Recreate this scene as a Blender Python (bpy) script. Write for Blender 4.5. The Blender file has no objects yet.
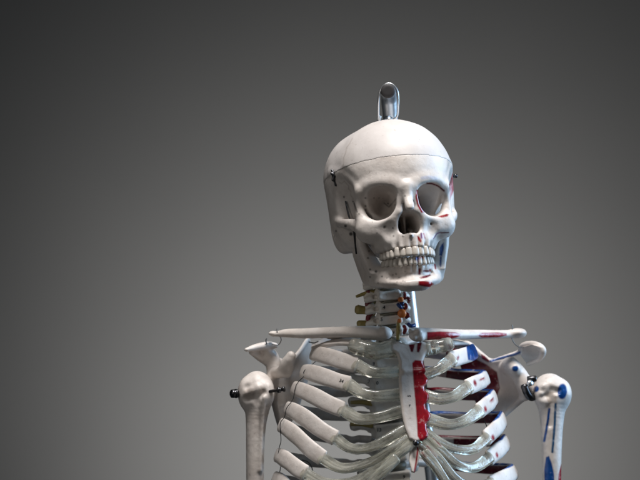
import bpy, math, random
import numpy as np
from mathutils import Vector, Matrix
from mathutils.bvhtree import BVHTree
random.seed(4); rng = np.random.default_rng(7)

# ------------------------------------------------------------------ camera model
D, FPX, S = 2.22, 2000.0, 1.11          # camera distance (m), focal length in photo pixels, mm per photo pixel at depth 0
def P(px, py, d):                        # photo position + depth in mm -> metres
    k = (D + d*0.001)/FPX
    return Vector(((px-320)*k, d*0.001, -(py-240)*k))
def Pn(px, py, d):
    k = (D + d*0.001)/FPX
    return np.stack([(px-320)*k, d*0.001+0*px, -(py-240)*k], -1)
def px_of(V):
    k = FPX/(D+V[:, 1])
    return 320+V[:, 0]*k, 240-V[:, 2]*k
CAM = np.array([0, -D, 0])
scene = bpy.context.scene
COL = scene.collection

# ------------------------------------------------------------------ signed distance volumes
class Vol:
    def __init__(s, lo, hi, h):
        s.o = np.array(lo, float); s.h = h
        s.n = np.maximum(np.ceil((np.array(hi)-s.o)/h).astype(int)+1, 3)
        s.f = np.full(s.n, 50.0, np.float32)
        s.ax = [(s.o[i]+h*np.arange(s.n[i])).astype(np.float32) for i in range(3)]
    def box(s, lo, hi):
        sl = []
        for i in range(3):
            a = int(max(0, math.floor((lo[i]-s.o[i])/s.h))); b = int(min(s.n[i], math.ceil((hi[i]-s.o[i])/s.h)+1))
            if b <= a: return None
            sl.append(slice(a, b))
        return tuple(sl)
    def apply(s, fn, lo, hi, k=3.0, sub=False):
        pad = max(k, 15)+3*s.h
        sl = s.box([v-pad for v in lo], [v+pad for v in hi])
        if sl is None: return
        X = s.ax[0][sl[0]][:, None, None]; Y = s.ax[1][sl[1]][None, :, None]; Z = s.ax[2][sl[2]][None, None, :]
        d = fn(X, Y, Z); f = s.f[sl]
        if sub: d = -d; f2 = -f; d2 = -d
        else: f2 = f; d2 = d
        if k > 0.01:
            hh = np.maximum(k-np.abs(f2-d2), 0)/k
            r = np.minimum(f2, d2)-hh*hh*k*0.25
        else: r = np.minimum(f2, d2)
        s.f[sl] = -r if sub else r
    def ell(s, c, r, k=4, sub=False, rot=None):
        c = np.array(c, float); r = np.array(r, float); m = max(r)
        def fn(X, Y, Z):
            x, y, z = X-c[0], Y-c[1], Z-c[2]
            if rot is not None:
                R = np.array(rot).T
                x, y, z = (R[0, 0]*x+R[0, 1]*y+R[0, 2]*z, R[1, 0]*x+R[1, 1]*y+R[1, 2]*z, R[2, 0]*x+R[2, 1]*y+R[2, 2]*z)
            k0 = np.sqrt((x/r[0])**2+(y/r[1])**2+(z/r[2])**2)
            k1 = np.sqrt((x/r[0]**2)**2+(y/r[1]**2)**2+(z/r[2]**2)**2)+1e-9
            return k0*(k0-1)/k1
        e = r if rot is None else np.array([m, m, m])
        s.apply(fn, c-e, c+e, k, sub)
    def cap(s, a, b, ra, rb=None, k=4, sub=False, flat=None):
        # tapered capsule; flat=(axis, s) makes it s times thinner along the axis
        rb = ra if rb is None else rb
        a = np.array(a, float); b = np.array(b, float)
        n = None
        if flat is not None:
            n = np.array(flat[0], float); n /= np.linalg.norm(n); q = flat[1]-1
        ab = b-a
        if n is not None: ab = ab+q*np.dot(ab, n)*n
        L = max(np.dot(ab, ab), 1e-9)
        def fn(X, Y, Z):
            x, y, z = X-a[0], Y-a[1], Z-a[2]
            if n is not None:
                t = q*(x*n[0]+y*n[1]+z*n[2])
                x = x+t*n[0]; y = y+t*n[1]; z = z+t*n[2]
            t = np.clip((x*ab[0]+y*ab[1]+z*ab[2])/L, 0, 1)
            x = x-t*ab[0]; y = y-t*ab[1]; z = z-t*ab[2]
            return np.sqrt(x*x+y*y+z*z)-(ra+(rb-ra)*t)
        m = max(ra, rb)
        s.apply(fn, np.minimum(a, b)-m, np.maximum(a, b)+m, k, sub)
    def poly(s, pts, rads, k=4, sub=False, flat=None):
        # chain of tapered capsules along a smooth curve, joined without swelling, then blended in
        if not hasattr(rads, '__len__'): rads = [rads]*len(pts)
        W = np.array([tuple(p)+(r,) for p, r in zip(pts, rads)], float)
        if len(W) > 2: W = catmull(W, 4)
        n = None
        if flat is not None:
            n = np.array(flat[0], float); n /= np.linalg.norm(n); q = flat[1]-1
        m = W[:, 3].max(); lo = W[:, :3].min(0)-m; hi = W[:, :3].max(0)+m
        def fn(X, Y, Z):
            best = None
            for i in range(len(W)-1):
                a = W[i, :3]; ab = W[i+1, :3]-a
                if n is not None: ab = ab+q*np.dot(ab, n)*n
                Ln = max(np.dot(ab, ab), 1e-9)
                x, y, z = X-a[0], Y-a[1], Z-a[2]
                if n is not None:
                    t = q*(x*n[0]+y*n[1]+z*n[2]); x = x+t*n[0]; y = y+t*n[1]; z = z+t*n[2]
                t = np.clip((x*ab[0]+y*ab[1]+z*ab[2])/Ln, 0, 1)
                x = x-t*ab[0]; y = y-t*ab[1]; z = z-t*ab[2]
                d = np.sqrt(x*x+y*y+z*z)-(W[i, 3]+(W[i+1, 3]-W[i, 3])*t)
                best = d if best is None else np.minimum(best, d)
            return best
        s.apply(fn, lo, hi, k, sub)
    def rbox(s, c, half, r, k=4, sub=False):
        c = np.array(c, float); hf = np.array(half, float)
        def fn(X, Y, Z):
            qx = np.abs(X-c[0])-hf[0]+r; qy = np.abs(Y-c[1])-hf[1]+r; qz = np.abs(Z-c[2])-hf[2]+r
            return np.sqrt(np.maximum(qx, 0)**2+np.maximum(qy, 0)**2+np.maximum(qz, 0)**2)+np.minimum(np.maximum(np.maximum(qx, qy), qz), 0)-r
        s.apply(fn, c-hf, c+hf, k, sub)
    def plate(s, pts, plane, mid, half, rnd, k=4, sub=False, midfn=None):
        # outline in two axes (plane=(i,j)), extruded round mid(+midfn) along the third
        i, j = plane; m = 3-i-j
        Q = np.array(pts, float)
        def fn(X, Y, Z):
            A = [X, Y, Z]; u, v, w = A[i], A[j], A[m]
            dd = np.full(np.broadcast(u, v).shape, 1e9, np.float32); sg = np.ones(dd.shape, np.float32)
            for e in range(len(Q)):
                a = Q[e]; b = Q[e-1]
                ex, ey = b-a; wx, wy = u-a[0], v-a[1]
                t = np.clip((wx*ex+wy*ey)/(ex*ex+ey*ey), 0, 1)
                dd = np.minimum(dd, (wx-ex*t)**2+(wy-ey*t)**2)
                c1 = (v >= a[1]); c2 = (v < b[1]); c3 = (ex*wy > ey*wx)
                fl = (c1 & c2 & c3) | (~c1 & ~c2 & ~c3)
                sg = np.where(fl, -sg, sg)
            d2 = sg*np.sqrt(dd)+rnd
            mm = mid if midfn is None else mid+midfn(u, v)
            q = np.abs(w-mm)-half+rnd
            return np.sqrt(np.maximum(d2, 0)**2+np.maximum(q, 0)**2)+np.minimum(np.maximum(d2, q), 0)-rnd
        lo = np.zeros(3); hi = np.zeros(3)
        lo[i], lo[j] = Q.min(0); hi[i], hi[j] = Q.max(0)
        lo[m] = mid-half; hi[m] = mid+half
        if midfn is not None: lo[m] = -1e3; hi[m] = 1e3
        s.apply(fn, lo, hi, k, sub)

def nets(f, o, h):
    """naive surface nets -> verts, quads"""
    f = f.astype(np.float32); n = np.array(f.shape); ins = f < 0
    c = np.zeros(n-1, np.int8)
    offs = [(i, j, k) for i in (0, 1) for j in (0, 1) for k in (0, 1)]
    sl = lambda a, i, j, k: a[i:n[0]-1+i, j:n[1]-1+j, k:n[2]-1+k]
    for q in offs: c += sl(ins, *q)
    act = (c > 0) & (c < 8)
    ids = np.full(n-1, -1, np.int64); I = np.argwhere(act); ids[act] = np.arange(len(I))
    acc = np.zeros((len(I), 3)); cnt = np.zeros(len(I))
    vals = {q: f[I[:, 0]+q[0], I[:, 1]+q[1], I[:, 2]+q[2]] for q in offs}
    for a in offs:
        for ax in range(3):
            if a[ax]: continue
            b = list(a); b[ax] = 1; b = tuple(b)
            va, vb = vals[a], vals[b]; m = (va < 0) != (vb < 0)
            t = np.where(m, va/np.where(m, va-vb, 1), 0)
            p = np.tile(np.array(a, float), (len(I), 1)); p[:, ax] = t
            acc[m] += p[m]; cnt[m] += 1
    V = o+h*(I+acc/cnt[:, None])
    F = []
    for ax in range(3):
        u, v = (ax+1) % 3, (ax+2) % 3
        A = np.moveaxis(ins, [ax, u, v], [0, 1, 2]); J = np.moveaxis(ids, [ax, u, v], [0, 1, 2])
        e = A[:-1] != A[1:]
        e[:, 0, :] = False; e[:, :, 0] = False; e[:, -1, :] = False; e[:, :, -1] = False
        w = np.argwhere(e); fl = A[:-1][e]
        i, j, k = w.T
        q = np.stack([J[i, j-1, k-1], J[i, j, k-1], J[i, j, k], J[i, j-1, k]], -1)
        q[~fl] = q[~fl][:, ::-1]
        F.append(q)
    F = np.concatenate(F)
    E = np.concatenate([F[:, [0, 1]], F[:, [1, 2]], F[:, [2, 3]], F[:, [3, 0]]]); n_ = len(V)
    deg = np.bincount(E[:, 0], minlength=n_)+np.bincount(E[:, 1], minlength=n_); deg = np.maximum(deg, 1)[:, None]
    for lam in (.5, -.52, .5, -.52, .5, -.5):                      # takes the voxel steps out without shrinking
        A = np.stack([np.bincount(E[:, 0], V[E[:, 1], c_], n_)+np.bincount(E[:, 1], V[E[:, 0], c_], n_) for c_ in range(3)], -1)/deg
        V = V+lam*(A-V)
    return V, F

# ------------------------------------------------------------------ materials
def mat(name):
    m = bpy.data.materials.new(name); m.use_nodes = True
    return m, m.node_tree, m.node_tree.nodes['Principled BSDF']
def N(nt, t, **kw):
    n = nt.nodes.new(t)
    for k, v in kw.items(): setattr(n, k, v)
    return n
def bone(name, c1, c2, rough, bump=0.25, spec=0.5, sss=0.0):
    m, nt, b = mat(name)
    tc = N(nt, 'ShaderNodeTexCoord')
    n1 = N(nt, 'ShaderNodeTexNoise'); n1.inputs['Scale'].default_value = 38; n1.inputs['Detail'].default_value = 6; n1.inputs['Roughness'].default_value = .65
    nt.links.new(tc.outputs['Object'], n1.inputs['Vector'])
    cr = N(nt, 'ShaderNodeValToRGB'); cr.color_ramp.elements[0].position = .32; cr.color_ramp.elements[1].position = .62
    cr.color_ramp.elements[0].color = (*c2, 1); cr.color_ramp.elements[1].color = (*c1, 1)
    nt.links.new(n1.outputs['Fac'], cr.inputs['Fac'])
    # fine grime specks
    n2 = N(nt, 'ShaderNodeTexNoise'); n2.inputs['Scale'].default_value = 240; n2.inputs['Detail'].default_value = 3
    nt.links.new(tc.outputs['Object'], n2.inputs['Vector'])
    r2 = N(nt, 'ShaderNodeMapRange'); r2.inputs[1].default_value = .66; r2.inputs[2].default_value = .76; r2.inputs[4].default_value = .45
    nt.links.new(n2.outputs['Fac'], r2.inputs[0])
    mx0 = N(nt, 'ShaderNodeMixRGB'); mx0.inputs['Color2'].default_value = (.22, .18, .15, 1)
    nt.links.new(r2.outputs[0], mx0.inputs['Fac']); nt.links.new(cr.outputs['Color'], mx0.inputs['Color1'])
    at = N(nt, 'ShaderNodeAttribute', attribute_name='paint')
    n4 = N(nt, 'ShaderNodeTexNoise'); n4.inputs['Scale'].default_value = 14; n4.inputs['Detail'].default_value = 3; nt.links.new(tc.outputs['Object'], n4.inputs['Vector'])
    r4 = N(nt, 'ShaderNodeMapRange'); r4.inputs[1].default_value = .45; r4.inputs[2].default_value = .75; r4.inputs[4].default_value = .24; nt.links.new(n4.outputs['Fac'], r4.inputs[0])
    mxy = N(nt, 'ShaderNodeMixRGB'); mxy.inputs['Color2'].default_value = (c2[0]*.98, c2[1]*.93, c2[2]*.80, 1); nt.links.new(r4.outputs[0], mxy.inputs['Fac']); nt.links.new(mx0.outputs['Color'], mxy.inputs['Color1'])
    n5 = N(nt, 'ShaderNodeTexNoise'); n5.inputs['Scale'].default_value = 150; n5.inputs['Detail'].default_value = 4; nt.links.new(tc.outputs['Object'], n5.inputs['Vector'])
    r5 = N(nt, 'ShaderNodeMapRange'); r5.inputs[1].default_value = .25; r5.inputs[2].default_value = .75; r5.inputs[3].default_value = .55; r5.inputs[4].default_value = 1.35; nt.links.new(n5.outputs['Fac'], r5.inputs[0])
    pv = N(nt, 'ShaderNodeVectorMath', operation='SCALE'); nt.links.new(at.outputs['Color'], pv.inputs[0]); nt.links.new(r5.outputs[0], pv.inputs['Scale'])
    r6 = N(nt, 'ShaderNodeMapRange'); r6.inputs[1].default_value = .60; r6.inputs[2].default_value = .74; r6.inputs[3].default_value = 1; r6.inputs[4].default_value = .62; nt.links.new(n5.outputs['Fac'], r6.inputs[0])
    pa = N(nt, 'ShaderNodeMath', operation='MULTIPLY'); nt.links.new(at.outputs['Alpha'], pa.inputs[0]); nt.links.new(r6.outputs[0], pa.inputs[1])
    mx = N(nt, 'ShaderNodeMixRGB')
    nt.links.new(pa.outputs[0], mx.inputs['Fac']); nt.links.new(mxy.outputs['Color'], mx.inputs['Color1']); nt.links.new(pv.outputs[0], mx.inputs['Color2'])
    nt.links.new(mx.outputs['Color'], b.inputs['Base Color'])
    rr = N(nt, 'ShaderNodeMapRange'); rr.inputs[3].default_value = rough-.1; rr.inputs[4].default_value = rough+.12
    nt.links.new(n1.outputs['Fac'], rr.inputs[0]); nt.links.new(rr.outputs[0], b.inputs['Roughness'])
    b.inputs['Specular IOR Level'].default_value = spec
    rp = N(nt, 'ShaderNodeMix', data_type='FLOAT'); nt.links.new(at.outputs['Alpha'], rp.inputs['Factor']); nt.links.new(rr.outputs[0], rp.inputs['A']); rp.inputs['B'].default_value = .27; nt.links.new(rp.outputs['Result'], b.inputs['Roughness'])
    n3 = N(nt, 'ShaderNodeTexNoise'); n3.inputs['Scale'].default_value = 170; n3.inputs['Detail'].default_value = 5
    nt.links.new(tc.outputs['Object'], n3.inputs['Vector'])
    bp = N(nt, 'ShaderNodeBump'); bp.inputs['Strength'].default_value = bump; bp.inputs['Distance'].default_value = .002
    nt.links.new(n3.outputs['Fac'], bp.inputs['Height']); nt.links.new(bp.outputs['Normal'], b.inputs['Normal'])
    return m
def plain(name, col, rough=.4, metal=0.0, noise=.25, scale=120, bump=.0):
    m, nt, b = mat(name)
    tc = N(nt, 'ShaderNodeTexCoord'); n1 = N(nt, 'ShaderNodeTexNoise'); n1.inputs['Scale'].default_value = scale; n1.inputs['Detail'].default_value = 4
    nt.links.new(tc.outputs['Object'], n1.inputs['Vector'])
    mx = N(nt, 'ShaderNodeMixRGB'); mx.inputs['Color1'].default_value = (*[c*(1-noise) for c in col], 1); mx.inputs['Color2'].default_value = (*[min(1, c*(1+noise)) for c in col], 1)
    nt.links.new(n1.outputs['Fac'], mx.inputs['Fac']); nt.links.new(mx.outputs['Color'], b.inputs['Base Color'])
    b.inputs['Roughness'].default_value = rough; b.inputs['Metallic'].default_value = metal
    if bump:
        bp = N(nt, 'ShaderNodeBump'); bp.inputs['Strength'].default_value = bump; bp.inputs['Distance'].default_value = .002
        nt.links.new(n1.outputs['Fac'], bp.inputs['Height']); nt.links.new(bp.outputs['Normal'], b.inputs['Normal'])
    return m
M_BONE = bone('bone_plastic', (.66, .615, .58), (.52, .465, .425), .45, .22)
M_CAP = bone('cap_plastic', (.58, .548, .53), (.535, .50, .48), .46, .10, .4)
M_TOOTH = bone('tooth_plastic', (.58, .54, .49), (.48, .43, .375), .40, .2)
M_VERT = bone('vertebra_plastic', (.74, .69, .63), (.56, .51, .45), .45, .3)
M_DISC = plain('disc_rubber', (.16, .15, .11), .45)
M_NERVE = plain('nerve_plastic', (.33, .25, .08), .42)
M_ORANGE = plain('orange_root_plastic', (.62, .17, .03), .4)
M_ARTERY = plain('artery_plastic', (.16, .012, .015), .35)
M_VEIN = plain('vein_plastic', (.01, .04, .16), .35)
M_STEEL = plain('dark_steel', (.08, .08, .085), .32, 1.0)
M_WIRE = plain('steel_wire', (.22, .215, .21), .38, 1.0)
M_BRIGHT = plain('zinc_steel', (.68, .70, .72), .36, 1.0, .12, 60)
M_POLE = plain('brushed_steel', (.72, .75, .78), .40, 1.0, .1, 40)
M_RUBBER = plain('end_cap_rubber', (.035, .033, .034), .55)
M_INK = plain('printed_ink', (.02, .02, .022), .6)
M_BRASS = plain('brass_clip', (.30, .25, .15), .4, 1.0)
def clear_plastic():
    m, nt, b = mat('clear_cartilage')
    tc = N(nt, 'ShaderNodeTexCoord')
    n1 = N(nt, 'ShaderNodeTexNoise'); n1.inputs['Scale'].default_value = 55; n1.inputs['Detail'].default_value = 6
    n2 = N(nt, 'ShaderNodeTexNoise'); n2.inputs['Scale'].default_value = 420; n2.inputs['Detail'].default_value = 3
    for n in (n1, n2): nt.links.new(tc.outputs['Object'], n.inputs['Vector'])
    b.inputs['Base Color'].default_value = (.95, .945, .86, 1)
    b.inputs['IOR'].default_value = 1.42
    r = N(nt, 'ShaderNodeMapRange'); r.inputs[1].default_value = .35; r.inputs[2].default_value = .65; r.inputs[3].default_value = .76; r.inputs[4].default_value = .95
    nt.links.new(n1.outputs['Fac'], r.inputs[0]); at = N(nt, 'ShaderNodeAttribute', attribute_name='paint')
    iv = N(nt, 'ShaderNodeMath', operation='SUBTRACT'); iv.inputs[0].default_value = 1; nt.links.new(at.outputs['Alpha'], iv.inputs[1])
    ml = N(nt, 'ShaderNodeMath', operation='MULTIPLY'); nt.links.new(iv.outputs[0], ml.inputs[0]); nt.links.new(r.outputs[0], ml.inputs[1]); nt.links.new(ml.outputs[0], b.inputs['Transmission Weight'])
    mc = N(nt, 'ShaderNodeMixRGB'); mc.inputs['Color1'].default_value = (.98, .965, .85, 1); nt.links.new(at.outputs['Alpha'], mc.inputs['Fac']); nt.links.new(at.outputs['Color'], mc.inputs['Color2']); nt.links.new(mc.outputs['Color'], b.inputs['Base Color'])
    r2 = N(nt, 'ShaderNodeMapRange'); r2.inputs[1].default_value = .3; r2.inputs[2].default_value = .7; r2.inputs[3].default_value = .04; r2.inputs[4].default_value = .17
    nt.links.new(n1.outputs['Fac'], r2.inputs[0]); nt.links.new(r2.outputs[0], b.inputs['Roughness'])
    ad = N(nt, 'ShaderNodeMath', operation='ADD'); nt.links.new(n1.outputs['Fac'], ad.inputs[0]); nt.links.new(n2.outputs['Fac'], ad.inputs[1])
    bp = N(nt, 'ShaderNodeBump'); bp.inputs['Strength'].default_value = .13; bp.inputs['Distance'].default_value = .002
    nt.links.new(ad.outputs[0], bp.inputs['Height']); nt.links.new(bp.outputs['Normal'], b.inputs['Normal'])
    return m
M_CLEAR = clear_plastic()

NEEDS_PAINT = {'bone_plastic', 'cap_plastic', 'tooth_plastic', 'vertebra_plastic', 'clear_cartilage'}
RED = (.25, .005, .012); MAR = (.11, .004, .012); BLUE = (.004, .055, .23); PINK = (.45, .10, .12); BLK = (.03, .026, .024); LINE = (.30, .25, .21); VIO = (.16, .05, .16)

# ------------------------------------------------------------------ objects
ROOTLOC = P(398, 560, 60)
def empty(name, loc, **kw):
    o = bpy.data.objects.new(name, None); COL.objects.link(o); o.location = loc; o.empty_display_size = .05
    for k, v in kw.items(): o[k] = v
    return o
SKEL = empty('anatomical_skeleton', ROOTLOC, label='white plastic teaching skeleton with red and blue painted muscle marks before a grey wall', category='skeleton')
def world_loc(o):
    l = Vector((0, 0, 0))
    while o is not None: l = l+o.location; o = o.parent
    return l
def obj(name, V, F, m, parent=None, origin=None, smooth=True, label=None):
    V = np.asarray(V, float)
    if origin is None: origin = V.mean(0)
    origin = Vector(origin)
    me = bpy.data.meshes.new(name)
    me.from_pydata([tuple(v) for v in (V-np.array(origin))], [], [list(map(int, q)) for q in F]); me.update()
    me.materials.append(m)
    if smooth: me.polygons.foreach_set('use_smooth', [True]*len(me.polygons))
    o = bpy.data.objects.new(name, me); COL.objects.link(o)
    o.location = origin
    if parent is not None:
        o.parent = parent; o.location = origin-world_loc(parent)
    if label: o['label'] = label
    if m.name in NEEDS_PAINT: me.color_attributes.new('paint', 'FLOAT_COLOR', 'POINT').data.foreach_set('color', [0.0]*(4*len(me.vertices)))
    return o
def wverts(o):
    n = len(o.data.vertices); a = np.empty(n*3); o.data.vertices.foreach_get('co', a)
    return a.reshape(n, 3)+np.array(world_loc(o))
def seg_d(px, py, pts):
    d = np.full(px.shape, 1e9)
    for (ax, ay), (bx, by) in zip(pts[:-1], pts[1:]):
        ex, ey = bx-ax, by-ay; t = np.clip(((px-ax)*ex+(py-ay)*ey)/max(ex*ex+ey*ey, 1e-9), 0, 1)
        d = np.minimum(d, np.hypot(px-ax-t*ex, py-ay-t*ey))
    return d
def poly_d(px, py, Q):
    d = seg_d(px, py, list(Q)+[Q[0]]); ins = np.zeros(px.shape, bool)
    for (ax, ay), (bx, by) in zip(Q, list(Q[1:])+[Q[0]]):
        with np.errstate(divide='ignore', invalid='ignore'):
            c = ((ay > py) != (by > py)) & (px < (bx-ax)*(py-ay)/(by-ay+1e-12)+ax)
        ins ^= c
    return np.where(ins, -d, d)
def paint(o, shapes, facing=0.03, extra=None, soft=.5):
    """colour patches that belong to the surface (muscle origins, printed seams); stored per vertex"""
    V = wverts(o); n = len(V); px, py = px_of(V)
    nr = np.empty(n*3); o.data.vertices.foreach_get('normal', nr); nr = nr.reshape(n, 3)
    view = CAM-V; view /= np.linalg.norm(view, axis=1)[:, None]
    ok = (nr*view).sum(1) > facing
    ca = o.data.color_attributes.get('paint')
    if ca is None:
        ca = o.data.color_attributes.new('paint', 'FLOAT_COLOR', 'POINT'); C = np.zeros((n, 4))
    else:
        C = np.empty(n*4); ca.data.foreach_get('color', C); C = C.reshape(n, 4)
    for sh in shapes:
        kind, g, w, col = sh[:4]; amax = sh[4] if len(sh) > 4 else 1
        if kind == 'l': d = seg_d(px, py, g)-w
        elif kind == 'p': d = poly_d(px, py, g)
        elif kind == 'e':
            cx, cy = g; rx, ry, an = w; a = math.radians(an)
            x = (px-cx)*math.cos(a)+(py-cy)*math.sin(a); y = -(px-cx)*math.sin(a)+(py-cy)*math.cos(a)
            d = (np.hypot(x/rx, y/ry)-1)*min(rx, ry)
        elif kind == 'm': d = g if g.dtype != bool else np.where(g, -1.0, 9.0)          # ready vertex mask
        okk = ok if kind != 'm' else np.ones(n, bool)
        a = np.clip(.5-d/(2*soft), 0, 1)*okk*amax
        near = (d < 3) & okk & (C[:, 3] < .05)
        up = a > C[:, 3]*0+.02
        sel = near | up
        C[sel, :3] = col
        C[:, 3] = np.maximum(C[:, 3]*(1-(a > .5)*1.0), a) if True else a
    ca.data.foreach_set('color', C.ravel())

class PV(Vol):
    """volume whose axes are photo-pixels*S (x), depth mm (y), -pixels*S (z): turned into metres with P"""
    def __init__(s, x0, x1, y0, y1, d0, d1, h=1.0):
        super().__init__((x0*S, d0, -y1*S), (x1*S, d1, -y0*S), h)
    @staticmethod
    def q(p): return (p[0]*S, p[2], -p[1]*S)
    def C(s, a, b, ra, rb=None, k=4, sub=False, flat=None): s.cap(s.q(a), s.q(b), ra, rb, k, sub, flat)
    def L(s, pts, r, k=4, sub=False, flat=None): s.poly([s.q(p) for p in pts], r, k, sub, flat)
    def E(s, c, r, k=4, sub=False, rot=None): s.ell(s.q(c), r, k, sub, rot)
    def PL(s, pts, mid, half, rnd, k=4, sub=False, dfn=None):
        mf = None if dfn is None else (lambda u, v: dfn(u/S, -v/S))
        s.plate([(x*S, -y*S) for x, y in pts], (0, 2), mid, half, rnd, k, sub, mf)
    def mesh(s):
        V, F = nets(s.f, s.o, s.h)
        W = Pn(V[:, 0]/S, -V[:, 2]/S, V[:, 1])
        return W, F

def catmull(pts, n):
    p = np.array(pts, float); m = len(p)
    p = np.vstack([2*p[0]-p[1], p, 2*p[-1]-p[-2]])
    out = []
    for i in range(m-1):
        a, b, c, d = p[i:i+4]
        for t in np.linspace(0, 1, n, endpoint=False):
            out.append(.5*((2*b)+(c-a)*t+(2*a-5*b+4*c-d)*t*t+(-a+3*b-3*c+d)*t**3))
    out.append(p[-2])
    return np.array(out)
def sweep(path, outward, hw, th, seg=20, power=2.6, wob=0.0, capround=True):
    """rounded-rectangle section: hw half height, th half thickness (arrays, metres); outward = normals of the flat side"""
    n = len(path); T = np.gradient(path, axis=0); T /= np.linalg.norm(T, axis=1)[:, None]
    O = outward-(outward*T).sum(1)[:, None]*T; O /= np.linalg.norm(O, axis=1)[:, None]
    B = np.cross(T, O)
    hw = np.broadcast_to(hw, n).astype(float).copy(); th = np.broadcast_to(th, n).astype(float).copy()
    if wob:
        ph = rng.uniform(0, 6, 4); s = np.linspace(0, 70, n)
        hw *= 1+wob*(np.sin(s*.23+ph[0])+.6*np.sin(s*.51+ph[1])); th *= 1+wob*np.sin(s*.31+ph[2])
    V = []; a = np.linspace(0, 2*math.pi, seg, endpoint=False)
    ca, sa = np.cos(a), np.sin(a)
    ex = np.sign(ca)*np.abs(ca)**(2/power); ey = np.sign(sa)*np.abs(sa)**(2/power)
    for i in range(n):
        V.append(path[i]+np.outer(ex*hw[i], B[i])+np.outer(ey*th[i], O[i]))
    rings = n
    if capround:
        r0 = min(hw[0], th[0])*.45; r1 = min(hw[-1], th[-1])*.45
        V.insert(0, path[0]-T[0]*r0+np.outer(ex*hw[0]*.72, B[0])+np.outer(ey*th[0]*.6, O[0]))
        V.append(path[-1]+T[-1]*r1+np.outer(ex*hw[-1]*.72, B[-1])+np.outer(ey*th[-1]*.6, O[-1])); rings += 2
    V = np.concatenate(V); F = []
    for i in range(rings-1):
        for j in range(seg):
            k = (j+1) % seg
            F.append((i*seg+j, i*seg+k, (i+1)*seg+k, (i+1)*seg+j))
    F.append(tuple(range(seg))[::-1]); F.append(tuple(range((rings-1)*seg, rings*seg)))
    return V, F
def tube(name, pts, r, m, parent, seg=10, n=8, label=None, taper=None):
    path = catmull([tuple(p) for p in pts], n)
    T = np.gradient(path, axis=0); up = np.tile(np.array([.13, -.9, .41]), (len(path), 1))
    bad = np.abs((up*T).sum(1))/np.linalg.norm(T, axis=1) > .93
    up[bad] = (.9, .1, .42)
    rr = np.full(len(path), r) if taper is None else r*np.interp(np.linspace(0, 1, len(path)), np.linspace(0, 1, len(taper)), taper)
    V, F = sweep(path, up, rr, rr, seg, 2.0)
    return obj(name, V, F, m, parent, label=label)
def fix_normals(o):
    import bmesh
    bm = bmesh.new(); bm.from_mesh(o.data); bmesh.ops.recalc_face_normals(bm, faces=bm.faces); bm.to_mesh(o.data); bm.free()

# ------------------------------------------------------------------ skull
YAW, PITCH, ROLL = math.radians(9), math.radians(6.5), math.radians(-5.0)
KS = 1.0                                                        # skull scale
RM = Matrix.Rotation(ROLL, 3, 'Y') @ Matrix.Rotation(-PITCH, 3, 'X') @ Matrix.Rotation(YAW, 3, 'Z')
RMn = np.array(RM)
NAS = np.array([0, -97.0, 28.0])
SK0 = np.array(P(407.5, 190, -105))-RMn@(NAS*.001*KS)
def sk2w(V): return (np.asarray(V)*.001*KS)@RMn.T+SK0

def half_mesh(vol, trim=None):
    f = np.concatenate([vol.f[:0:-1], vol.f], 0)
    o = vol.o.copy(); o[0] = -vol.o[0]-vol.h*(vol.n[0]-1)
    return f, o
h = 1.0
cr = Vol((0, -118, -66), (80, 96, 126), h)
# brain case
cr.ell((0, -5, 52), (67, 82, 65), 1)
cr.ell((0, -34, 50), (60, 61, 61), 14)
cr.ell((33, 8, 58), (36, 46, 44), 14)
cr.ell((0, 38, 24), (56, 44, 40), 16)
cr.ell((36, 0, 14), (33, 46, 40), 14)          # temporal squama
# temporal fossa hollow
cr.ell((70, -60, 26), (22, 32, 38), 7, True)
cr.ell((62, -50, -10), (16, 26, 26), 6, True)
# mastoid and base
cr.ell((54, 12, -6), (11, 15, 17), 8)
cr.ell((0, 14, 2), (50, 52, 18), 12)
# face block
cr.rbox((0, -62, 4), (30, 22, 32), 12, 10)
cr.rbox((0, -66, -14), (25, 20, 17), 9, 8)
cr.rbox((0, -38, -16), (30, 14, 20), 8, 6)
arc = [(0, -86, 0), (10, -84, 0), (19, -76, 0), (25, -64, 0), (27, -50, 0)]
for z, r in ((-20, 6.5), (-26.5, 6.6)):
    cr.poly([(x, y, z) for x, y, _ in arc], [r, r, r+.5, r+1, r+1], 5)
# brow ridge, temporal line, fronto-zygomatic pillar
cr.poly([(0, -90, 31), (9, -90, 35), (22, -87, 39.5), (36, -79, 39), (45, -71, 32)], [5, 5.4, 4.6, 4.4, 4.6], 9)
cr.poly([(45, -71, 34), (47.5, -67, 20), (46.5, -66, 6)], [4.6, 4.6, 5.5], 4)
cr.poly([(45, -69, 34), (50, -60, 46), (57, -42, 58), (63, -14, 64)], [4, 3, 3, 3], 7)
# nose bridge
cr.poly([(0, -93, 32), (0, -95, 20), (0, -101, 10), (0, -102, 6.5)], [6, 5, 5.2, 4], 5)
cr.poly([(8, -90, 30), (11, -88, 10), (16, -84, -6), (19, -80, -18)], [4, 5, 6, 7], 6)
# lower orbit rim + cheek bone
cr.poly([(10, -89, 6), (20, -84, -1), (32, -79, -4), (43, -71, 0), (46.5, -67, 8)], [4, 4.2, 4.6, 4.8, 4.8], 5)
cr.ell((42, -68, -7), (12.5, 11, 12), 7)
cr.poly([(22, -78, -10), (34, -74, -13), (44, -66, -14)], [7, 6.5, 6], 7)
cr.poly([(28, -66, -20), (36, -66, -16)], [6, 6], 7)
# zygomatic arch
cr.poly([(46, -62, -4), (56, -52, 1), (62, -36, 5), (65, -20, 9), (63, -6, 12), (56, 6, 14)], [9, 6.0, 4.6, 4.4, 4.6, 5], 4, flat=((1, 0, 0), 1.5))
cr.ell((58, -4, 6), (9, 12, 8), 6)
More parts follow.
